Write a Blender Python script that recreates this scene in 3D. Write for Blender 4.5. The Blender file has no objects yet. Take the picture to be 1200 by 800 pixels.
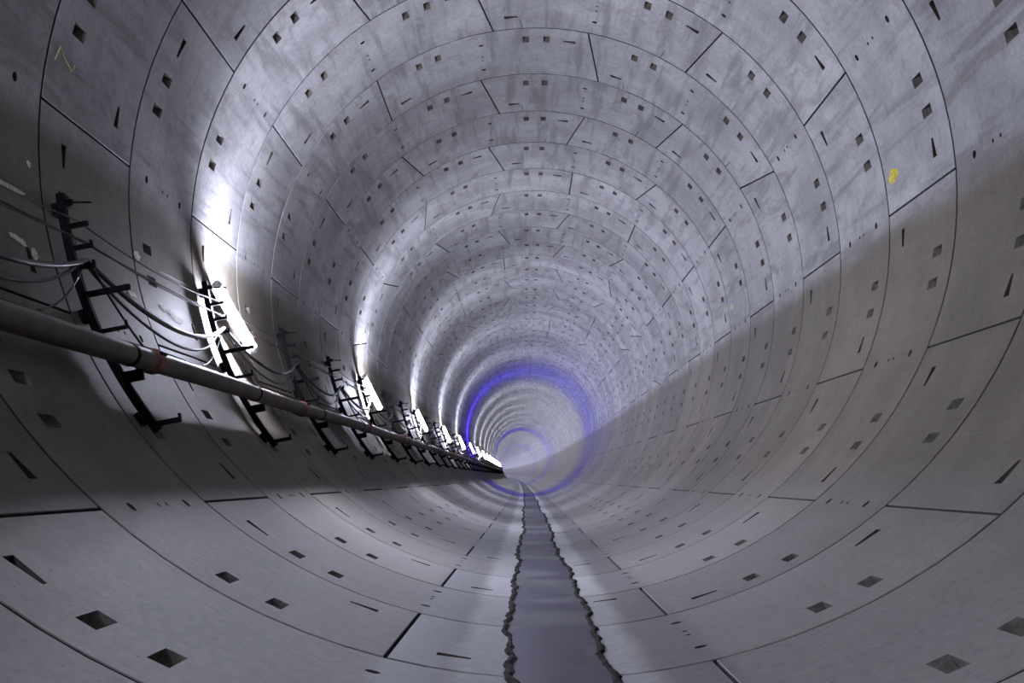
import bpy, math, random
from mathutils import Matrix, Vector
random.seed(7)
scene = bpy.context.scene
COL = scene.collection
PI = math.pi
R = 3.1            # inner radius of the lining (m)
W = 1.6            # width of one ring of segments (m)
S0 = 8.13 * W      # distance along the axis of joint number 0
RAD = math.radians

# ------------------------------------------------------------------ camera
F_PX, PITCH, YAW, ROLL, SHIFT = 1326.48, 0.2119, 0.0141, 0.0, -124.05
cam_data = bpy.data.cameras.new('camera')
cam = bpy.data.objects.new('camera', cam_data)
COL.objects.link(cam)
cam_data.sensor_fit = 'HORIZONTAL'
cam_data.sensor_width = 36.0
cam_data.lens = F_PX / 1200 * 36.0
cam_data.shift_y = SHIFT / 1200
cam_data.clip_start = 0.05
cam_data.clip_end = 2000
M = Matrix.Rotation(YAW, 3, 'Z') @ Matrix.Rotation(PITCH, 3, 'X') @ Matrix.Rotation(ROLL, 3, 'Y')
rt, fw, up = M @ Vector((1, 0, 0)), M @ Vector((0, 1, 0)), M @ Vector((0, 0, 1))
cm = Matrix((rt, up, -fw)).transposed().to_4x4()
cm.translation = Vector((-0.032 * R, 0, -0.7381 * R))
cam.matrix_world = cm
scene.camera = cam

# ------------------------------------------------------------------ world, exposure
world = bpy.data.worlds.new('world')
scene.world = world
world.use_nodes = True
world.node_tree.nodes['Background'].inputs[0].default_value = (0.55, 0.6, 0.75, 1)
world.node_tree.nodes['Background'].inputs[1].default_value = 0.05
vs = scene.view_settings
vs.view_transform = 'Standard'
vs.look = 'None'
vs.gamma = 1.0
vs.use_curve_mapping = False
vs.exposure = 0.0
LAMP_WHITE = (0.78, 0.80, 1.0)
LAMP_BLUE = (0.06, 0.025, 1.0)
LAMP_POWER = 1400.0
BLUE_POWER = 2000.0

# ------------------------------------------------------------------ tunnel axis
def axis(s):
    t = max(s - 12.0, 0.0)
    x = -1.15e-4 * t * t / 2
    dx = -1.15e-4 * t
    q = min(max(s, 0.0), 120.0)
    z = 2.0e-5 * q * q + 0.0048 * max(s - 120.0, 0.0)
    dz = 4.0e-5 * q
    return Vector((x, s, z)), dx, dz

def frame(s):
    c, dx, dz = axis(s)
    return Matrix.Translation(c) @ Matrix.Rotation(-math.atan(dx), 4, 'Z') @ Matrix.Rotation(math.atan(dz), 4, 'X')

def pol(r, th):                       # cross-section point, th in degrees clockwise from the crown
    a = RAD(th)
    return (r * math.sin(a), r * math.cos(a))

def at(s, r, th):
    x, z = pol(r, th)
    return frame(s) @ Vector((x, 0, z))

def at_xz(s, x, z):
    return frame(s) @ Vector((x, 0, z))

def ring_s(n):
    return S0 + n * W

# ------------------------------------------------------------------ material helpers
class NT:
    def __init__(self, name):
        self.m = bpy.data.materials.new(name)
        self.m.use_nodes = True
        self.t = self.m.node_tree
        self.b = self.t.nodes['Principled BSDF']
    def n(self, kind, **kw):
        nd = self.t.nodes.new(kind)
        for k, v in kw.items():
            setattr(nd, k, v)
        return nd
    def l(self, a, b):
        self.t.links.new(a, b)
    def val(self, nd, idx, v):
        if hasattr(v, 'links'):
            self.l(v, nd.inputs[idx])
        else:
            nd.inputs[idx].default_value = v
    def math(self, op, a, b=0.0, c=0.0, clamp=False):
        nd = self.n('ShaderNodeMath', operation=op)
        nd.use_clamp = clamp
        self.val(nd, 0, a); self.val(nd, 1, b); self.val(nd, 2, c)
        return nd.outputs[0]
    def mix(self, fac, a, b, blend='MIX'):
        nd = self.n('ShaderNodeMix', data_type='RGBA', blend_type=blend)
        self.val(nd, 0, fac)
        for i, v in ((6, a), (7, b)):
            if hasattr(v, 'links'):
                self.l(v, nd.inputs[i])
            else:
                nd.inputs[i].default_value = (*v, 1)
        return nd.outputs[2]
    def smooth(self, v, lo, hi):
        nd = self.n('ShaderNodeMapRange', interpolation_type='SMOOTHSTEP')
        self.val(nd, 0, v)
        nd.inputs[1].default_value = lo; nd.inputs[2].default_value = hi
        return nd.outputs[0]
    def noise(self, vec, scale, detail=4.0, rough=0.55, dist=0.0):
        nd = self.n('ShaderNodeTexNoise')
        self.l(vec, nd.inputs['Vector'])
        nd.inputs['Scale'].default_value = scale
        nd.inputs['Detail'].default_value = detail
        nd.inputs['Roughness'].default_value = rough
        nd.inputs['Distortion'].default_value = dist
        return nd.outputs['Fac']
    def scaled(self, vec, sc):
        nd = self.n('ShaderNodeVectorMath', operation='MULTIPLY')
        self.l(vec, nd.inputs[0]); nd.inputs[1].default_value = sc
        return nd.outputs[0]
    def bump(self, h, strength, dist):
        nd = self.n('ShaderNodeBump')
        nd.inputs['Strength'].default_value = strength
        nd.inputs['Distance'].default_value = dist
        self.l(h, nd.inputs['Height'])
        self.l(nd.outputs[0], self.b.inputs['Normal'])

def axis_nodes(g, pos):
    """position relative to the tunnel axis, in the shader"""
    sep = g.n('ShaderNodeSeparateXYZ'); g.l(pos, sep.inputs[0])
    X, Y, Z = sep.outputs
    t = g.math('MAXIMUM', g.math('SUBTRACT', Y, 12.0), 0.0)
    xr = g.math('ADD', X, g.math('MULTIPLY', g.math('MULTIPLY', t, t), 1.15e-4 / 2))
    q = g.math('MINIMUM', g.math('MAXIMUM', Y, 0.0), 120.0)
    zc = g.math('ADD', g.math('MULTIPLY', g.math('MULTIPLY', q, q), 2e-5),
                g.math('MULTIPLY', g.math('MAXIMUM', g.math('SUBTRACT', Y, 120.0), 0.0), 0.0048))
    return xr, Y, g.math('SUBTRACT', Z, zc)

def make_concrete():
    g = NT('segment_concrete')
    geo = g.n('ShaderNodeNewGeometry')
    pos = geo.outputs['Position']
    oi = g.n('ShaderNodeObjectInfo')
    xr, Y, zr = axis_nodes(g, pos)
    rnd = g.math('FRACT', g.math('ADD', oi.outputs['Random'], geo.outputs['Random Per Island']))
    # shift the patterns for each segment
    comb = g.n('ShaderNodeCombineXYZ')
    g.l(g.math('MULTIPLY', rnd, 37.0), comb.inputs[0]); g.l(g.math('MULTIPLY', rnd, 61.0), comb.inputs[2])
    add = g.n('ShaderNodeVectorMath', operation='ADD'); g.l(pos, add.inputs[0]); g.l(comb.outputs[0], add.inputs[1])
    p = add.outputs[0]
    big = g.noise(p, 0.9, 3, 0.6)
    streak = g.noise(g.scaled(p, (6.0, 0.55, 6.0)), 1.0, 4, 0.6, 0.3)
    mott = g.noise(p, 5.0, 4, 0.65)
    fine = g.noise(p, 45.0, 2, 0.6)
    vor = g.n('ShaderNodeTexVoronoi'); g.l(p, vor.inputs['Vector']); vor.inputs['Scale'].default_value = 9.0
    pores = g.smooth(vor.outputs['Distance'], 0.03, 0.10)
    # bare concrete
    c = g.mix(g.smooth(big, 0.3, 0.7), (0.24, 0.236, 0.24), (0.37, 0.366, 0.366))
    c = g.mix(g.math('MULTIPLY', g.smooth(streak, 0.47, 0.66), 0.62), c, (0.13, 0.126, 0.126))
    c = g.mix(g.math('MULTIPLY', g.smooth(mott, 0.52, 0.70), 0.42), c, (0.155, 0.15, 0.148))
    c = g.mix(g.math('MULTIPLY', g.smooth(mott, 0.25, 0.42), -0.25), c, (0.4, 0.39, 0.38))
    grain = g.noise(p, 22.0, 3, 0.7)
    patchy = g.smooth(g.noise(g.scaled(p, (2.2, 0.8, 2.2)), 1.0, 4, 0.7, 0.6), 0.56, 0.70)
    c = g.mix(g.math('MULTIPLY', patchy, 0.5), c, (0.15, 0.138, 0.142))
    # grey-brown cement dust lying on everything that faces upward, below the springing
    wob = g.math('MULTIPLY', g.math('SUBTRACT', g.noise(g.scaled(pos, (1.0, 0.5, 1.0)), 1.1, 3), 0.5), 0.2)
    lower = g.math('SUBTRACT', 1.0, g.smooth(g.math('ADD', zr, wob), -0.30, 0.02))
    dust = g.mix(g.smooth(big, 0.3, 0.7), (0.092, 0.077, 0.053), (0.132, 0.113, 0.083))
    dust = g.mix(g.math('MULTIPLY', g.smooth(mott, 0.5, 0.75), 0.3), dust, (0.06, 0.052, 0.038))
    # paler and greyer again towards the invert
    invert_noise = g.math('MULTIPLY', g.math('SUBTRACT', g.noise(g.scaled(pos, (1.0, 0.3, 1.0)), 1.2, 4), 0.5), 0.5)
    wash = g.math('SUBTRACT', 1.0, g.smooth(g.math('ADD', zr, invert_noise), -2.9, -2.1))
    dust = g.mix(g.math('MULTIPLY', wash, 0.75), dust, (0.215, 0.21, 0.2))
    c = g.mix(g.math('MULTIPLY', lower, 0.95), c, dust)
    # pale scoured strip and damp grey strip beside the drain
    ax = g.math('ADD', g.math('ABSOLUTE', xr), g.math('MULTIPLY', g.math('SUBTRACT', g.noise(g.scaled(pos, (1, 0.5, 1)), 3.0, 4), 0.5), 0.14))
    below = g.math('LESS_THAN', zr, -2.6)
    pale = g.math('MULTIPLY', g.math('SUBTRACT', 1.0, g.smooth(ax, 0.36, 0.47)), below)
    damp = g.math('MULTIPLY', g.math('MULTIPLY', g.smooth(ax, 0.40, 0.48), g.math('SUBTRACT', 1.0, g.smooth(ax, 0.68, 0.76))), below)
    c = g.mix(g.math('MULTIPLY', damp, 0.55), c, (0.10, 0.097, 0.106))
    c = g.mix(g.math('MULTIPLY', pale, 0.7), c, (0.36, 0.36, 0.365))
    # pores, faint mould lines
    c = g.mix(g.math('MULTIPLY', g.math('SUBTRACT', 1.0, pores), 0.55), c, (0.06, 0.055, 0.05))
    uv = g.n('ShaderNodeUVMap'); uv.uv_map = 'UVMap'
    su = g.n('ShaderNodeSeparateXYZ'); g.l(uv.outputs[0], su.inputs[0])
    line = g.math('SUBTRACT', 1.0, g.smooth(g.math('ABSOLUTE', g.math('SUBTRACT', g.math('ABSOLUTE', su.outputs[0]), 15.2)), 0.05, 0.16))
    line = g.math('MULTIPLY', line, g.smooth(g.noise(p, 1.6, 2), 0.45, 0.6))
    c = g.mix(g.math('MULTIPLY', line, 0.4), c, (0.16, 0.155, 0.15))
    c = g.mix(1.0, c, g.mix(g.smooth(grain, 0.25, 0.75), (0.87, 0.87, 0.87), (1.11, 1.11, 1.11)), 'MULTIPLY')
    # value per segment
    hv = g.n('ShaderNodeHueSaturation'); g.l(c, hv.inputs['Color'])
    g.l(g.math('ADD', 0.90, g.math('MULTIPLY', rnd, 0.2)), hv.inputs['Value'])
    g.l(hv.outputs[0], g.b.inputs['Base Color'])
    ro = g.math('SUBTRACT', 0.72, g.math('MULTIPLY', damp, 0.14))
    g.l(ro, g.b.inputs['Roughness'])
    g.b.inputs['Specular IOR Level'].default_value = 0.35
    h = g.math('ADD', fine, pores)
    g.bump(h, 0.2, 0.004)
    return g.m

def plain(name, col, rough=0.6, metal=0.0, var=0.15, scale=8.0, spec=0.5):
    g = NT(name)
    tc = g.n('ShaderNodeTexCoord')
    n = g.noise(tc.outputs['Object'], scale, 4, 0.6)
    dark = tuple(v * (1 - var) for v in col); lite = tuple(min(1, v * (1 + var)) for v in col)
    g.l(g.mix(g.smooth(n, 0.3, 0.7), dark, lite), g.b.inputs['Base Color'])
    g.b.inputs['Roughness'].default_value = rough
    g.b.inputs['Metallic'].default_value = metal
    g.b.inputs['Specular IOR Level'].default_value = spec
    g.bump(n, 0.15, 0.004)
    return g.m

def emit(name, col, power):
    g = NT(name)
    g.b.inputs['Base Color'].default_value = (0.8, 0.8, 0.8, 1)
    g.b.inputs['Emission Color'].default_value = (*col, 1)
    g.b.inputs['Emission Strength'].default_value = power
    return g.m

MAT = {}
MAT['concrete'] = make_concrete()
MAT['joint'] = plain('joint_gasket', (0.025, 0.024, 0.023), 0.9)
MAT['recess_shade'] = plain('pocket_dirt_shade', (0.085, 0.077, 0.065), 0.9, 0, 0.4, 20)  # pocket dirt, with shade painted into the colour as well
MAT['socket_shade'] = plain('socket_painted_shade', (0.035, 0.031, 0.026), 0.9, 0, 0.3, 20)  # dark sockets; also shade painted in near-black on pocket seats
MAT['steel'] = plain('black_steel', (0.003, 0.003, 0.0035), 0.8, 0.0, 0.15, 8.0, 0.12)
MAT['pipe'] = plain('grey_pipe', (0.078, 0.062, 0.044), 0.6, 0.0, 0.3, 3.0)
MAT['red'] = plain('red_coupling', (0.16, 0.045, 0.035), 0.6)
MAT['brown'] = plain('brown_sheath', (0.06, 0.025, 0.02), 0.6)
MAT['cable'] = plain('cable_sheath', (0.03, 0.03, 0.034), 0.45)
MAT['wire'] = plain('wire_sheath', (0.025, 0.02, 0.018), 0.6)
MAT['fitting'] = plain('lamp_fitting', (0.55, 0.55, 0.56), 0.4)
MAT['tube_white'] = emit('lamp_tube_white', LAMP_WHITE, LAMP_POWER)
MAT['tube_blue'] = emit('lamp_tube_blue', LAMP_BLUE, BLUE_POWER)
MAT['plaster'] = plain('pale_plaster', (0.62, 0.6, 0.52), 0.85, 0, 0.3, 30)
MAT['yellow'] = plain('yellow_paint', (0.5, 0.42, 0.02), 0.7, 0, 0.35, 40)
MAT['faded'] = plain('faded_yellow_paint', (0.48, 0.44, 0.16), 0.8, 0, 0.3, 40)
MAT['mud'] = plain('dark_mud', (0.016, 0.015, 0.012), 0.95, 0, 0.6, 25, 0.08)

def make_silt():
    g = NT('wet_silt')
    geo = g.n('ShaderNodeNewGeometry'); pos = geo.outputs['Position']
    n1 = g.noise(g.scaled(pos, (1.5, 0.8, 1)), 1.3, 4)
    rip = g.noise(g.scaled(pos, (2.0, 9.0, 1)), 1.6, 4)
    c = g.mix(g.smooth(n1, 0.35, 0.65), (0.055, 0.055, 0.06), (0.1, 0.1, 0.104))
    c = g.mix(g.math('MULTIPLY', g.smooth(rip, 0.55, 0.7), 0.4), c, (0.065, 0.062, 0.07))
    wet = g.smooth(g.noise(g.scaled(pos, (0.8, 0.7, 1)), 1.1, 2), 0.46, 0.53)
    c = g.mix(g.math('MULTIPLY', wet, 0.85), c, (0.032, 0.026, 0.058))  # wet patches, with purple reflections painted into their colour
    g.l(c, g.b.inputs['Base Color'])
    g.l(g.math('SUBTRACT', 0.72, g.math('MULTIPLY', wet, 0.22)), g.b.inputs['Roughness'])
    g.b.inputs['Specular IOR Level'].default_value = 0.35
    g.bump(rip, 0.12, 0.004)
    return g.m
MAT['silt'] = make_silt()

# ------------------------------------------------------------------ mesh helpers
class MB:
    def __init__(self):
        self.v, self.f, self.sm, self.uv, self.mi = [], [], [], [], {}
    def add(self, vs, fs, smooth=False):
        o = len(self.v)
        self.v += [tuple(p) for p in vs]
        for f in fs:
            self.f.append(tuple(i + o for i in f)); self.sm.append(smooth)
    def box(self, c, ax, ay, az):
        c, ax, ay, az = Vector(c), Vector(ax), Vector(ay), Vector(az)
        vs = [c + sx * ax + sy * ay + sz * az for sz in (-1, 1) for sy in (-1, 1) for sx in (-1, 1)]
        self.add(vs, [(0, 2, 3, 1), (4, 5, 7, 6), (0, 1, 5, 4), (2, 6, 7, 3), (0, 4, 6, 2), (1, 3, 7, 5)])
    def tube(self, pts, rad, n=10, cap=True, smooth=True):
        pts = [Vector(p) for p in pts]
        rs = rad if isinstance(rad, (list, tuple)) else [rad] * len(pts)
        vs, fs = [], []
        ref = Vector((0.13, 0.1, 1)).normalized()
        for i, p in enumerate(pts):
            d = (pts[min(i + 1, len(pts) - 1)] - pts[max(i - 1, 0)]).normalized()
            a = d.cross(ref)
            if a.length < 0.05:
                a = d.cross(Vector((1, 0, 0)))
            a.normalize(); b = a.cross(d)
            for k in range(n):
                t = 2 * PI * k / n
                vs.append(p + rs[i] * (math.cos(t) * a + math.sin(t) * b))
        for i in range(len(pts) - 1):
            for k in range(n):
                k2 = (k + 1) % n
                fs.append((i * n + k, i * n + k2, (i + 1) * n + k2, (i + 1) * n + k))
        self.add(vs, fs, smooth)
        if cap:
            m = (len(pts) - 1) * n
            self.add(vs[:n], [tuple(range(n))[::-1]]); self.add(vs[m:m + n], [tuple(range(n))])
    def join(self, other, mat=None):
        o = len(self.v)
        nf = len(self.f)
        self.mi.update({i + nf: m for i, m in other.mi.items()})
        self.v += [tuple(mat @ Vector(p)) for p in other.v] if mat else list(other.v)
        self.f += [tuple(i + o for i in f) for f in other.f]
        self.sm += other.sm
        self.uv += other.uv
    def mesh(self, name, mat):
        me = bpy.data.meshes.new(name)
        me.from_pydata(self.v, [], self.f)
        me.polygons.foreach_set('use_smooth', self.sm)
        if self.uv:
            lay = me.uv_layers.new(name='UVMap')
            flat = []
            li = [0] * len(me.loops)
            me.loops.foreach_get('vertex_index', li)
            for i in li:
                flat += self.uv[i]
            lay.data.foreach_set('uv', flat)
        me.materials.append(mat)
        if self.mi:
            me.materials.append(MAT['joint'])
            me.materials.append(MAT['recess_shade'])
            me.materials.append(MAT['socket_shade'])
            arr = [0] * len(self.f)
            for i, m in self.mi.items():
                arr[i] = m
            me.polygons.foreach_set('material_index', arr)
        me.update()
        return me
    def build(self, name, mat, parent=None):
        return link(name, self.mesh(name, mat), parent)

def link(name, data, parent=None, world_m=None):
    o = bpy.data.objects.new(name, data)
    COL.objects.link(o)
    if parent:
        o.parent = parent
    if world_m is not None:
        o.matrix_world = world_m
    return o

def tag(o, label=None, cat=None, group=None, kind=None):
    for k, v in (('label', label), ('category', cat), ('group', group), ('kind', kind)):
        if v:
            o[k] = v
    return o

# ------------------------------------------------------------------ lining segments
SEG = 360 / 7
HALF = SEG / 2
GAP = 0.0085                        # half a joint between segments
GAPR = 0.0135                        # half the caulking groove between rings
def skew_fn(lk, rk):
    """lk / rk: slant of the low / high edge (0 straight, 1 edge of a key, -1 neighbour of a key)"""
    def f(phi, v):
        d = 1.1 - 4.2 * v            # how far a key reaches beyond its straight edge
        wr = min(max((phi - 16.5) / 2.5, 0), 1)
        wl = min(max((-phi - 16.5) / 2.5, 0), 1)
        return phi + wr * rk * d - wl * lk * d
    return f

def build_segment(lk, rk, pockets=True):
    mb = MB()
    sk = skew_fn(lk, rk)
    ge = math.degrees(GAP / R)
    def P(phi, v, depth=0.0):
        vv = v
        x, z = pol(R + depth, sk(phi, vv))
        return (x, vv * W, z)
    def vert(phi, v, depth=0.0):
        mb.v.append(P(phi, v, depth)); mb.uv.append((phi, v))
        return len(mb.v) - 1
    def face(ids, smooth=False):
        mb.f.append(tuple(ids)); mb.sm.append(smooth)
    p0, p1 = -HALF + ge, HALF - ge
    v0, v1 = GAPR / W, 1 - GAPR / W
    cp, cv = ge * 0.3, GAP / W * 0.3   # chamfer
    feats = []                        # (phi0, phi1, v0, v1, kind)
    if pockets:
        for c in (-12.857, 12.857):
            for d in (-2.4, 2.4):
                feats.append((c + d - 0.74, c + d + 0.74, 0.163, 0.284, 'pocket'))
        feats.append((HALF - 6.5, HALF - 3.6, 0.210, 0.262, 'slot_hi'))
        feats.append((-HALF + 3.6, -HALF + 6.5, 0.742, 0.794, 'slot_lo'))
        feats.append((-0.62, 0.62, 0.215, 0.257, 'hole'))
        feats.append((-0.62, 0.62, 0.752, 0.794, 'hole'))
        feats.append((-0.3, 0.3, 0.475, 0.495, 'hole'))
        feats.append((-0.3, 0.3, 0.555, 0.575, 'hole'))
    def lines(lo, hi, step, extra):
        n = max(1, round((hi - lo) / step))
        base = [lo + (hi - lo) * i / n for i in range(n + 1)]
        keep = [b for b in base if b in (lo, hi) or all(abs(b - e) > step * 0.3 for e in extra)]
        return sorted(set(keep + extra))
    ph = lines(p0 + cp, p1 - cp, 3.1, sorted({round(e, 5) for f in feats for e in f[:2]} | ({-16.5, 16.5, -19.0, 19.0} if lk or rk else set())))
    vv = lines(v0 + cv, v1 - cv, 0.33 if pockets else 0.5, sorted({round(e, 5) for f in feats for e in f[2:4]}))
    idx = {(i, j): vert(a, b) for i, a in enumerate(ph) for j, b in enumerate(vv)}
    def inside(a0, a1, b0, b1):
        am, bm = (a0 + a1) / 2, (b0 + b1) / 2
        return any(f[0] < am < f[1] and f[2] < bm < f[3] for f in feats)
    for i in range(len(ph) - 1):
        for j in range(len(vv) - 1):
            if inside(ph[i], ph[i + 1], vv[j], vv[j + 1]):
                continue
            face((idx[i, j], idx[i, j + 1], idx[i + 1, j + 1], idx[i + 1, j]), True)
    # chamfer and skirts down into the joint
    rim = [(a, vv[0]) for a in ph] + [(ph[-1], b) for b in vv[1:]] + [(a, vv[-1]) for a in reversed(ph[:-1])] + [(ph[0], b) for b in reversed(vv[1:-1])]
    n = len(rim)
    def push(a, b):
        a2 = p0 if a == ph[0] else p1 if a == ph[-1] else a
        b2 = v0 if b == vv[0] else v1 if b == vv[-1] else b
        return a2, b2
    top = [vert(a, b) for a, b in rim]
    mid = [vert(*push(a, b), 0.004) for a, b in rim]
    mid2 = [vert(*push(a, b), 0.004) for a, b in rim]
    bot = [vert(*push(a, b), 0.11) for a, b in rim]
    for k in range(n):
        k2 = (k + 1) % n
        face((top[k], top[k2], mid[k2], mid[k]))
        mb.mi[len(mb.f)] = 1
        face((mid2[k], mid2[k2], bot[k2], bot[k]))
    # recesses
    for a0, a1, b0, b1, kind in feats:
        if kind == 'hole':
            m = 10
            am, bm = (a0 + a1) / 2, (b0 + b1) / 2
            ra, rb = (a1 - a0) / 2 * 0.92, (b1 - b0) / 2 * 0.92
            # rim of the cell: the grid vertices on its border
            bi = [i for i, a in enumerate(ph) if a0 - 1e-4 <= a <= a1 + 1e-4]
            bj = [j for j, b in enumerate(vv) if b0 - 1e-4 <= b <= b1 + 1e-4]
            border = [(i, bj[0]) for i in bi] + [(bi[-1], j) for j in bj[1:]] + [(i, bj[-1]) for i in reversed(bi[:-1])] + [(bi[0], j) for j in reversed(bj[1:-1])]
            cir = [vert(am + ra * math.cos(2 * PI * k / m), bm + rb * math.sin(2 * PI * k / m)) for k in range(m)]
            low = [vert(am + ra * 0.9 * math.cos(2 * PI * k / m), bm + rb * 0.9 * math.sin(2 * PI * k / m), 0.09) for k in range(m)]
            # fan between border and circle: each circle edge goes to the nearest border vertex
            bl = []
            for (i, j) in border:
                t = math.atan2((vv[j] - bm) / rb, (ph[i] - am) / ra) % (2 * PI)
                bl.append((t, idx[i, j]))
            bl.sort()
            nb = len(bl)
            def near(t):
                return min(range(nb), key=lambda q: abs((bl[q][0] - t + PI) % (2 * PI) - PI))
            for k in range(m):
                k2 = (k + 1) % m
                t = 2 * PI * (k + 0.5) / m
                q = near(t)
                face((cir[k], cir[k2], bl[q][1]))
            for k in range(m):
                q0 = near(2 * PI * (k - 0.5) / m); q1 = near(2 * PI * (k + 0.5) / m)
                while q0 != q1:
                    qn = (q0 + 1) % nb
                    face((bl[q0][1], cir[k], bl[qn][1]))
                    q0 = qn
            for k in range(m):
                k2 = (k + 1) % m
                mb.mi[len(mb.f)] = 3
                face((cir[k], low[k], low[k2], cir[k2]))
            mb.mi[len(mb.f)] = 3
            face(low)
            continue
        if kind == 'pocket':
            # ramp from the surface down to a steep seat near the ring joint
            A = [(a0, b0, 0.0), (a1, b0, 0.0), (a1, b1, 0.0), (a0, b1, 0.0)]
            B = [(a0 + 0.06, b0 + 0.002, 0.085), (a1 - 0.06, b0 + 0.002, 0.085), (a1 - 0.06, b0 + 0.06, 0.10), (a0 + 0.06, b0 + 0.06, 0.10)]
        elif kind == 'slot_hi':
            A = [(a0, (b0 + b1) / 2 - 0.011, 0.0), (a1, b0, 0.0), (a1, b1, 0.0), (a0, (b0 + b1) / 2 + 0.011, 0.0)]
            B = [(a0 + 0.9, (b0 + b1) / 2 - 0.006, 0.05), (a1 - 0.05, b0 + 0.003, 0.10), (a1 - 0.05, b1 - 0.003, 0.10), (a0 + 0.9, (b0 + b1) / 2 + 0.006, 0.05)]
        else:
            A = [(a0, b0, 0.0), (a1, (b0 + b1) / 2 - 0.011, 0.0), (a1, (b0 + b1) / 2 + 0.011, 0.0), (a0, b1, 0.0)]
            B = [(a0 + 0.05, b0 + 0.003, 0.10), (a1 - 0.9, (b0 + b1) / 2 - 0.006, 0.05), (a1 - 0.9, (b0 + b1) / 2 + 0.006, 0.05), (a0 + 0.05, b1 - 0.003, 0.10)]
        ta = [vert(*q) for q in A]
        if kind != 'pocket':          # fill between the square cell and the tapered slot
            bi = [i for i, a in enumerate(ph) if a0 - 1e-4 <= a <= a1 + 1e-4]
            bj = [j for j, b in enumerate(vv) if b0 - 1e-4 <= b <= b1 + 1e-4]
            lowrow = [idx[i, bj[0]] for i in bi]; hirow = [idx[i, bj[-1]] for i in bi]
            face([ta[0]] + lowrow + [ta[1]] if kind == 'slot_hi' else [ta[0]] + lowrow + [ta[1]])
            face([ta[3], ta[2]] + hirow[::-1])
            lcol = [idx[bi[0], j] for j in bj]; rcol = [idx[bi[-1], j] for j in bj]
            if kind == 'slot_hi':
                face([ta[3]] + lcol[::-1] + [ta[0]])
            else:
                face([ta[1]] + rcol + [ta[2]])
        for k in range(4):
            k2 = (k + 1) % 4
            q = [vert(*A[k]), vert(*A[k2]), vert(*B[k2]), vert(*B[k])]
            mb.mi[len(mb.f)] = 2 if kind == 'pocket' and k else 3  # steep pocket seat gets the painted shade tone
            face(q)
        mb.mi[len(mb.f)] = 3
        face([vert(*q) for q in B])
    return mb

SEGMB = {(l, r): build_segment(l, r) for l, r in ((0, 0), (1, 1), (0, -1), (-1, 0))}
SEGME = {k: v.mesh('segment', MAT['concrete']) for k, v in SEGMB.items()}
SEGLOW = build_segment(0, 0, False)

# lining in four sides, each the parent of its own segments
SIDES = {}
SHELL_R = R + 0.12
def shell(name, lo, hi):
    mb = MB()
    ss = [-20 + i * 1.6 for i in range(40)] + [44 + i * 8 for i in range(76)]
    na = max(2, int((hi - lo) / 4))
    vs, fs = [], []
    for s in ss:
        fr = frame(s)
        for k in range(na + 1):
            x, z = pol(SHELL_R, lo + (hi - lo) * k / na)
            vs.append(fr @ Vector((x, 0, z)))
    for i in range(len(ss) - 1):
        for k in range(na):
            a = i * (na + 1) + k
            fs.append((a, a + na + 1, a + na + 2, a + 1))
    mb.add(vs, fs, True)
    o = mb.build(name, MAT['joint'])
    tag(o, kind='structure')
    SIDES[name] = o
shell('ceiling', -51.43, 51.43)
shell('wall_right', 51.43, 128.57)
shell('floor', 128.57, 231.43)
shell('wall_left', -128.57, -51.43)
tag(SIDES['ceiling'], 'curved concrete crown of the tunnel lining, lit lavender grey')
tag(SIDES['wall_right'], 'curved concrete tunnel wall on the right, without any fittings')
tag(SIDES['wall_left'], 'curved concrete tunnel wall on the left, carrying pipe and lamps')
tag(SIDES['floor'], 'curved concrete invert of the tunnel with a wet strip along it')

def side_of(th):
    t = (th + 180) % 360 - 180
    if abs(t) < 51.5: return 'ceiling'
    if abs(t) > 128.5: return 'floor'
    return 'wall_right' if t > 0 else 'wall_left'

KEYS = {-6: 12.857, -5: 38.57, -4: 38.57 - 51.43, -3: 12.857, -2: -12.857, -1: 12.857, 0: 38.571, 1: 12.857, 2: -12.857, 3: 12.857, 4: -64.286, 5: -38.571}
ROLL_RING = 0.3
def centres(n):
    base = -HALF / 2 if n % 2 == 0 else HALF / 2
    return [base + SEG * k for k in range(-3, 4)]
def key_of(n):
    cs = centres(n)
    if n in KEYS:
        return min(cs, key=lambda c: abs(c - KEYS[n]))
    rr = random.Random(n * 13 + 5)
    return rr.choice([c for c in cs if abs(c) < 70])
def kinds(n):
    k = key_of(n)
    for c in centres(n):
        d = round((c - k) / SEG) % 7
        yield c, {0: (1, 1), 1: (-1, 0), 6: (0, -1)}.get(d, (0, 0))

NEAR0, NEAR1, MID1, LAST = -6, 33, 70, 382
for n in range(NEAR0, NEAR1 + 1):
    fr = frame(ring_s(n))
    for c, kd in kinds(n):
        th = c + ROLL_RING
        o = link('segment', SEGME[kd], SIDES[side_of(c)], fr @ Matrix.Rotation(RAD(th), 4, 'Y'))
far = {k: MB() for k in SIDES}
for n in list(range(-20, NEAR0)) + list(range(NEAR1 + 1, LAST)):
    fr = frame(ring_s(n))
    for c, kd in kinds(n):
        src = SEGMB[kd] if NEAR1 < n <= MID1 else SEGLOW
        far[side_of(c)].join(src, fr @ Matrix.Rotation(RAD(c + ROLL_RING), 4, 'Y'))
for k, mb in far.items():
    tag(mb.build('distant_segments', MAT['concrete'], SIDES[k]), 'concrete lining segments far down the tunnel', kind='stuff')

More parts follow.
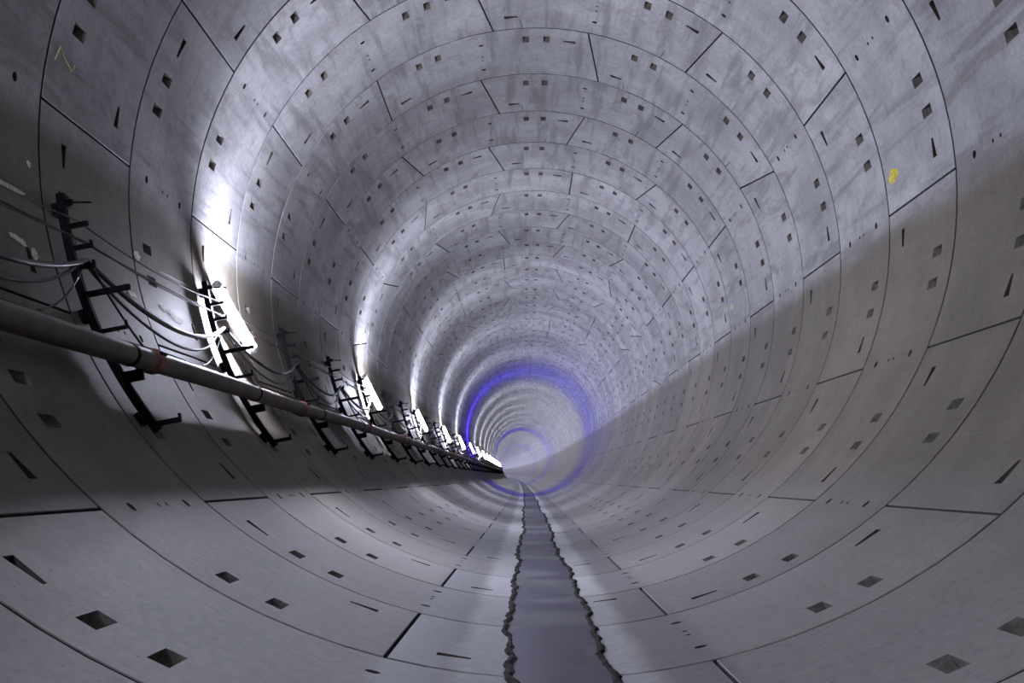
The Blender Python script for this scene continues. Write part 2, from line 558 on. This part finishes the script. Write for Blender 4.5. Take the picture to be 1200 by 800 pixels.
# ------------------------------------------------------------------ wet strip along the invert
def strip():
    rnd = random.Random(3)
    ss = []
    s = -4.0
    while s < 330:
        ss.append(s); s += 0.05 if s < 25 else 0.2 if s < 60 else 1.5
    def wander(seed):
        r = random.Random(seed); ph = [r.uniform(0, 6.28) for _ in range(6)]
        fr = [0.35, 0.8, 1.9, 4.3, 9.0, 17.0]; am = [0.02, 0.014, 0.012, 0.009, 0.007, 0.005]
        return lambda s: sum(a * math.sin(f * s + p) for a, f, p in zip(am, fr, ph)) + r.uniform(-0.004, 0.004)
    wl, wr = wander(1), wander(2)
    H = -R + 0.016
    root_mb = MB(); vs, fs = [], []
    eL, eR = [], []
    for s in ss:
        f = frame(s)
        xl = -0.19 + wl(s); xr = 0.245 + wr(s)
        eL.append((s, xl)); eR.append((s, xr))
        cols = [xl, xl + 0.02] + [xl + 0.02 + (xr - xl - 0.04) * k / 5 for k in range(1, 5)] + [xr - 0.02, xr]
        for k, x in enumerate(cols):
            z = H
            vs.append(f @ Vector((x, 0, z)))
    for i in range(len(ss) - 1):
        for k in range(7):
            a = i * 8 + k
            fs.append((a, a + 1, a + 9, a + 8))
    root_mb.add(vs, fs, True)
    o = root_mb.build('wet_silt_strip', MAT['silt'])
    tag(o, 'dark wet silt strip running down the middle of the invert', 'silt', kind='stuff')
    for edge, sg in ((eL, -1), (eR, 1)):
        mb = MB(); vs, fs = [], []
        w_out = w_in = 0.02
        for s, x in edge:
            f = frame(s)
            w_out = 0.55 * w_out + 0.45 * (0.006 + rnd.random() ** 2 * 0.04); w_in = 0.55 * w_in + 0.45 * (0.006 + rnd.random() * 0.02)
            zo = -math.sqrt(R * R - (x + sg * w_out) ** 2)
            hgt = 0.006 + rnd.random() * 0.008
            for xx, z in ((x - sg * w_in, H + 0.002), (x, H + hgt), (x + sg * w_out * 0.6, H + hgt * 0.8), (x + sg * w_out, zo + 0.001)):
                vs.append(f @ Vector((xx, 0, z)))
        for i in range(len(edge) - 1):
            for k in range(3):
                a = i * 4 + k
                fs.append((a, a + 1, a + 5, a + 4))
        mb.add(vs, fs, False)
        tag(mb.build('mud_edge', MAT['mud'], o), 'ragged dark mud along the edge of the strip')
strip()

# ------------------------------------------------------------------ brackets on the left wall
POST_O, POST_I = R - 0.030, R - 0.078      # outer and inner face of the post
BASE_TH = -116.0
bx0, bz0 = pol(R, BASE_TH)
def loc(r, th, y=0.0):
    x, z = pol(r, th)
    return Vector((x - bx0, y, z - bz0))
ARM_TILT = RAD(11)
ARM_DIR = Vector((math.cos(ARM_TILT), 0, math.sin(ARM_TILT)))
ARM_UP = Vector((-math.sin(ARM_TILT), 0, math.cos(ARM_TILT)))
def post_mb():
    mb = MB()
    n = 16
    vs, fs = [], []
    for k in range(n + 1):
        th = -100.6 - 30.6 * k / n
        for r, y in ((POST_O, -0.024), (POST_O, 0.024), (POST_I, 0.024), (POST_I, -0.024)):
            vs.append(loc(r, th, y))
    for k in range(n):
        for q in range(4):
            q2 = (q + 1) % 4
            fs.append((k * 4 + q, k * 4 + q2, k * 4 + 4 + q2, k * 4 + 4 + q))
    fs += [(3, 2, 1, 0), (n * 4, n * 4 + 1, n * 4 + 2, n * 4 + 3)]
    mb.add(vs, fs)
    return mb
def foot_mb(th):
    mb = MB()
    c = loc(R - 0.0155, th)
    x, z = pol(1, th); nn = Vector((x, 0, z)); tt = Vector((z, 0, -x))
    mb.box(c, nn * 0.0155, Vector((0, 0.04, 0)), tt * 0.04)
    return mb
def arm_mb(th, length, tip=0.0, hh=0.012, hy=0.015, start=0.0):
    mb = MB()
    a = loc(POST_I + 0.01, th)
    mb.box(a + ARM_DIR * (length / 2 + start), ARM_DIR * length / 2, Vector((0, hy, 0)), ARM_UP * hh)
    if tip:
        mb.box(a + ARM_DIR * (length - 0.006) + ARM_UP * (tip / 2 + hh), ARM_DIR * 0.006, Vector((0, hy, 0)), ARM_UP * tip / 2)
    return mb
def rod_mb(th, length):
    mb = MB()
    a = loc(POST_I + 0.005, th)
    mb.tube([a, a + Vector((length, 0, 0))], 0.0065, 8)
    mb.tube([a, a + Vector((0.045, 0, 0))], 0.022, 6, smooth=False)
    return mb
ARM_SPEC = [(-104.7, 0.125, 0.0, 0.014), (-107.4, 0.125, 0.018, 0.013), (-109.8, 0.11, 0.018, 0.013), (-113.2, 0.27, 0.0, 0.017),
            (-117.9, 0.165, 0.03, 0.011), (-124.0, 0.115, 0.0, 0.034), (-130.5, 0.15, 0.022, 0.015)]
POST_ME = post_mb().mesh('post', MAT['steel'])
FOOT_ME = [foot_mb(t).mesh('wall_foot', MAT['steel']) for t in (-102.5, -115.5, -129.0)]
ARM_ME = [arm_mb(*a).mesh('arm', MAT['steel']) for a in ARM_SPEC]
ROD_ME = rod_mb(-101.7, 0.165).mesh('threaded_rod', MAT['steel'])
BR_JOIN = MB()
BR_JOIN.join(post_mb()); BR_JOIN.join(rod_mb(-101.7, 0.165))
for t in (-102.5, -129.0): BR_JOIN.join(foot_mb(t))
for a in ARM_SPEC: BR_JOIN.join(arm_mb(*a))
BR_ME = BR_JOIN.mesh('cable_bracket', MAT['steel'])
BR_N = [-3.90 + 1.995 * k for k in range(0, 80)]
ORD = ['nearest', 'second', 'third', 'fourth', 'fifth', 'sixth', 'seventh', 'eighth', 'ninth', 'tenth', 'eleventh', 'twelfth']
BR_LAB = ['nearest black steel cable bracket, in shadow at the far left',
          'black steel cable bracket standing in front of the nearest white lamp tube',
          'black steel cable bracket just past the nearest white lamp tube',
          'black steel cable bracket just before the second white lamp tube',
          'black steel cable bracket in front of the second white lamp tube']
def base_matrix(s):
    return frame(s) @ Matrix.Translation(Vector((bx0, 0, bz0)))
for k, n in enumerate(BR_N):
    s = ring_s(n)
    if s > 262: break
    mw = base_matrix(s)
    if k < 14:
        e = link('cable_bracket', None, None, mw)
        e.empty_display_size = 0.1
        link('post', POST_ME, e)
        for m in FOOT_ME: link('wall_foot', m, e)
        for m in ARM_ME: link('arm', m, e)
        link('threaded_rod', ROD_ME, e)
    else:
        e = link('cable_bracket', BR_ME, None, mw)
    if k < len(BR_LAB): lab = BR_LAB[k]
    elif k < 12: lab = '%s black steel cable bracket along the left wall, counted from the camera' % ORD[k]
    else: lab = 'tiny dark cable bracket far down the left wall, beyond the twelfth'
    tag(e, lab, 'bracket', 'cable brackets along the left wall')

# ------------------------------------------------------------------ tube lamps
LAMP_RAD = 0.036
def lamp_parts():
    T = loc(R - 0.095, -100.6, 0.30); B = loc(R - 0.165, -111.0, 0.86)
    L = (B - T).length
    d = (B - T).normalized()
    x, z = pol(1, -106.0)
    wall = Vector((x, 0, z)); wall = (wall - d * wall.dot(d)).normalized()     # towards the concrete
    side = d.cross(wall)
    tube = MB(); tube.tube([T, B], LAMP_RAD, 10, cap=False)
    caps = []
    for P, sg in ((T, -1), (B, 1)):
        c = MB(); c.tube([P - d * sg * 0.004, P + d * sg * 0.03, P + d * sg * 0.05], [LAMP_RAD + 0.005, LAMP_RAD + 0.005, LAMP_RAD - 0.008], 12); caps.append(c)
    spine_baffle = MB()
    spine_baffle.box((T + B) / 2 + wall * (LAMP_RAD + 0.005), d * (L / 2 + 0.04), side * 0.085, wall * 0.004)  # back plate widened as a baffle, added to shade the wall behind
    clips = []
    for t in (0.12, 0.88):
        P = T + d * L * t
        cl = MB()
        depth = R - math.hypot(P.x + bx0, P.z + bz0) - LAMP_RAD - 0.006
        cl.box(P + wall * (LAMP_RAD + 0.006 + depth / 2), d * 0.012, side * 0.012, wall * (depth / 2))
        clips.append(cl)
    return tube, caps, spine_baffle, clips
tube_mb, cap_mbs, spine_baffle_mb, clip_mbs = lamp_parts()
TUBE = {c: tube_mb.mesh('tube', MAT['tube_' + c]) for c in ('white', 'blue')}
CAP = [c.mesh('end_cap', MAT['fitting']) for c in cap_mbs]
SPINE_BAFFLE = spine_baffle_mb.mesh('spine_baffle', MAT['fitting']); CLIP = [c.mesh('wall_clip', MAT['steel']) for c in clip_mbs]
wl = ['nearest glowing white lamp tube, leaning out from the left wall', 'second glowing white lamp tube along the left wall',
      'third glowing white lamp tube along the left wall', 'fourth glowing white lamp tube along the left wall',
      'fifth white lamp tube, last one before the blue lamp']
vis = 0
for k in range(-2, 64):
    n = -1.905 + 5.985 * k
    s = ring_s(n)
    blue = (k % 8 == 5 and k > 0)
    c = 'blue' if blue else 'white'
    e = link('tube_lamp', None, None, base_matrix(s))
    e.empty_display_size = 0.1
    link('tube', TUBE[c], e)
    if k < 14:
        for m in CAP: link('end_cap', m, e)
        link('spine_baffle', SPINE_BAFFLE, e)
        for m in CLIP: link('wall_clip', m, e)
    if k < 0: lab = 'white lamp tube on the left wall behind the camera'
    elif k < 5: lab = wl[k]
    elif k == 5: lab = 'nearest blue lamp tube, lighting a deep blue ring'
    elif blue: lab = 'tiny distant blue lamp tube lighting a thin blue ring'
    else: lab = 'tiny white lamp tube beyond the nearest blue lamp'
    tag(e, lab, 'lamp', 'blue tube lamps along the left wall' if blue else 'white tube lamps along the left wall')

# ------------------------------------------------------------------ pipe on the brackets
PIPE_R = 0.067
px_, pz_ = -0.806 * R, -0.501 * R
pipe = link('service_pipe', None, None, Matrix.Translation(at_xz(ring_s(-5.6), px_, pz_)))
pipe.empty_display_size = 0.1
tag(pipe, 'long grey service pipe carried on brackets along the left wall', 'pipe')
inv = pipe.matrix_world.inverted()
def sag(s, seed=0):
    return 0.006 * math.sin(s * 0.9) + 0.004 * math.sin(s * 0.37 + 1)
def pipe_pts(s0, s1, step):
    n = max(2, int((s1 - s0) / step))
    return [inv @ at_xz(s0 + (s1 - s0) * i / n, px_, pz_ + sag(s0 + (s1 - s0) * i / n)) for i in range(n + 1)]
CPL = [ring_s(-3.63 + 3.06 * k) for k in range(-1, 14)]
prev = ring_s(-6.4)
for i, sc in enumerate(CPL):
    a = MB(); a.tube(pipe_pts(prev, sc, 0.8), PIPE_R, 20); a.build('pipe_length', MAT['pipe'], pipe)
    b = MB()
    pts = pipe_pts(sc - 0.055, sc + 0.055, 0.022)
    b.tube(pts, [PIPE_R + 0.004, PIPE_R + 0.016, PIPE_R + 0.011, PIPE_R + 0.016, PIPE_R + 0.004, PIPE_R + 0.002][:len(pts)], 20, smooth=False)
    tag(b.build('coupling', MAT['red'], pipe), 'dull red pipe coupling')
    for ang in (0.6, 3.7):
        c = MB()
        p = inv @ at_xz(sc, px_ + 0.088 * math.cos(ang), pz_ + sag(sc) + 0.088 * math.sin(ang))
        c.tube([p - Vector((0, 0.05, 0)), p + Vector((0, 0.05, 0))], 0.012, 6); c.build('bolt', MAT['steel'], pipe)
    prev = sc
a = MB(); a.tube(pipe_pts(prev, 262, 2.0), PIPE_R, 12); a.build('pipe_length', MAT['pipe'], pipe)
for k, n in enumerate(BR_N[:14]):                 # strap that holds the pipe against each post
    s = ring_s(n)
    b = MB(); b.tube(pipe_pts(s - 0.02, s + 0.02, 0.02), PIPE_R + 0.005, 20, smooth=False)
    b.build('strap', MAT['steel'], pipe)

# ------------------------------------------------------------------ cables and wires on the hooks
def cable(name, label, cat, rad, fn, s_list, mat, nside=8):
    mb = MB(); mb.tube([fn(s) for s in s_list], rad, nside)
    o = mb.build(name, mat)
    tag(o, label, cat)
    return o
def span(s):
    """0..1 along the span between two brackets"""
    return ((s - ring_s(BR_N[0])) / (1.995 * W)) % 1.0
def srange(a, b):
    out, s = [], a
    while s < b:
        out.append(s); s += 0.16 if s < 30 else 0.4 if s < 90 else 1.5
    return out
LONG = srange(ring_s(-6.3), 255)
def sagging(th, r, sagdeg):
    return lambda s: at(s, r, th - sagdeg * 4 * span(s) * (1 - span(s)))
cable('power_cable', 'thick black power cable sagging from bracket to bracket above the pipe', 'cable', 0.017, sagging(-109.3, 2.965, 4.8), LONG, MAT['cable'])
cable('lighting_cable', 'black lighting cable hanging lowest in loops between the brackets', 'cable', 0.010, sagging(-109.2, 2.99, 7.2), LONG, MAT['cable'])
cable('signal_wire', 'thin taut wire on the upper bracket hooks', 'wire', 0.0055, sagging(-104.2, 2.97, 1.2), LONG, MAT['wire'], 6)
cable('telephone_wire', 'thin dark wire just below the uppermost wire', 'wire', 0.0065, sagging(-106.9, 2.965, 0.3), LONG, MAT['wire'], 6)
cable('bell_wire', 'thin reddish brown wire below the two other wires', 'wire', 0.005, sagging(-107.1, 2.94, 1.0), LONG, MAT['brown'], 6)
cable('earth_wire', 'thin dark wire lying on the concrete just above the pipe', 'wire', 0.006,
      lambda s: at(s, R - 0.009, -116.9 + 0.35 * math.sin(s * 1.7)), LONG, MAT['wire'], 6)
def drop(label, A, Bp, bow, rad, mat, name='drop_cable'):
    A, Bp = Vector(A), Vector(Bp)
    pts = []
    for i in range(13):
        t = i / 12
        pts.append(A.lerp(Bp, t) + Vector(bow) * 4 * t * (1 - t))
    mb = MB(); mb.tube(pts, rad, 8)
    tag(mb.build(name, mat), label, 'cable')
for k in range(4):
    s = ring_s(BR_N[k])
    lab1 = ['thin cable running down from the nearest bracket to the pipe coupling', 'thin cable running down to the pipe from the bracket at the nearest lamp',
            'thin cable running down to the pipe just past the nearest lamp', 'thin cable running down to the pipe before the second lamp'][k]
    lab2 = ['thin cable curving down towards the camera from the nearest bracket', 'thin pale cable curving down towards the camera from the bracket at the nearest lamp',
            'thin cable curving back from the third bracket', 'thin cable curving back from the fourth bracket'][k]
    drop(lab1, at(s, 2.955, -109.4), at(s + 0.62, 2.985, -119.5), (0, 0.02, -0.03), 0.008, MAT['cable'])
    drop(lab2, at(s, 2.98, -109.4), at(s - 0.72, R - 0.012, -116.6), (0, 0.05, -0.07), 0.006, MAT['cable'])

# ------------------------------------------------------------------ marks on the concrete
def patch(name, mat, parent, n, th, dn, dth, seed, depth=0.003, lobes=18, twist=0.0):
    """an irregular thin smear lying on the concrete; dn in rings, dth in degrees"""
    rr = random.Random(seed)
    mb = MB(); cs = []
    rad = [0.75 + 0.5 * rr.random() for _ in range(lobes)]
    def pt(a, q):
        u, v = math.cos(a) * q * dn, math.sin(a) * q * dth
        v += twist * math.cos(a) * q
        return at(ring_s(n + u), R - depth, th + v)
    vs = [pt(0, 0)] + [pt(2 * PI * k / lobes, rad[k] * 0.55) for k in range(lobes)] + [pt(2 * PI * k / lobes, rad[k]) for k in range(lobes)]
    edge = [at(ring_s(n) , R, th)]
    fs = []
    for k in range(lobes):
        k2 = (k + 1) % lobes
        fs.append((0, 1 + k, 1 + k2)); fs.append((1 + k, 1 + lobes + k, 1 + lobes + k2, 1 + k2))
    mb.add(vs, fs, True)
    return mb.build(name, mat, parent)
WL, WR = SIDES['wall_left'], SIDES['wall_right']
for i, (n, th, dn, dth, tw) in enumerate([(-4.30, -102.6, 0.16, 0.28, 0.05), (-4.30, -108.5, 0.07, 0.4, -0.3), (-4.18, -109.4, 0.03, 0.7, 0), (-2.37, -102.5, 0.22, 0.22, 0.1),
                                      (-2.53, -109.3, 0.10, 0.75, -0.4), (-2.70, -108.6, 0.05, 0.5, -0.3), (-2.95, -102.2, 0.045, 0.7, 0), (-3.14, -108.7, 0.05, 0.4, 0),
                                      (-3.78, -104.9, 0.04, 0.5, 0), (-4.1, -98.5, 0.02, 0.35, 0)]):
    tag(patch('plaster_smear', MAT['plaster'], WL, n, th, dn, dth, 100 + i, twist=tw), 'pale plaster smear')
tag(patch('paint_mark', MAT['yellow'], WR, -2.15, 84.5, 0.075, 1.1, 5), 'yellow spray paint blot')
tag(patch('paint_mark', MAT['faded'], WR, 2.82, 83.9, 0.06, 0.7, 6), 'faded yellow paint blot')
def stroke(pts, rad, mat):
    mb = MB(); vs, fs = [], []
    P3 = [at(ring_s(n), R - 0.002, th) for n, th in pts]
    mb.tube(P3, rad, 6)
    tag(mb.build('paint_mark', mat, WL), 'yellow chalk stroke')
stroke([(-3.93, -84.4), (-3.915, -83.2), (-3.905, -82.4)], 0.004, MAT['faded'])
stroke([(-3.90, -82.6), (-3.84, -83.4), (-3.77, -84.0)], 0.004, MAT['faded'])
stroke([(-3.77, -84.2), (-3.755, -83.6), (-3.75, -83.0)], 0.003, MAT['faded'])
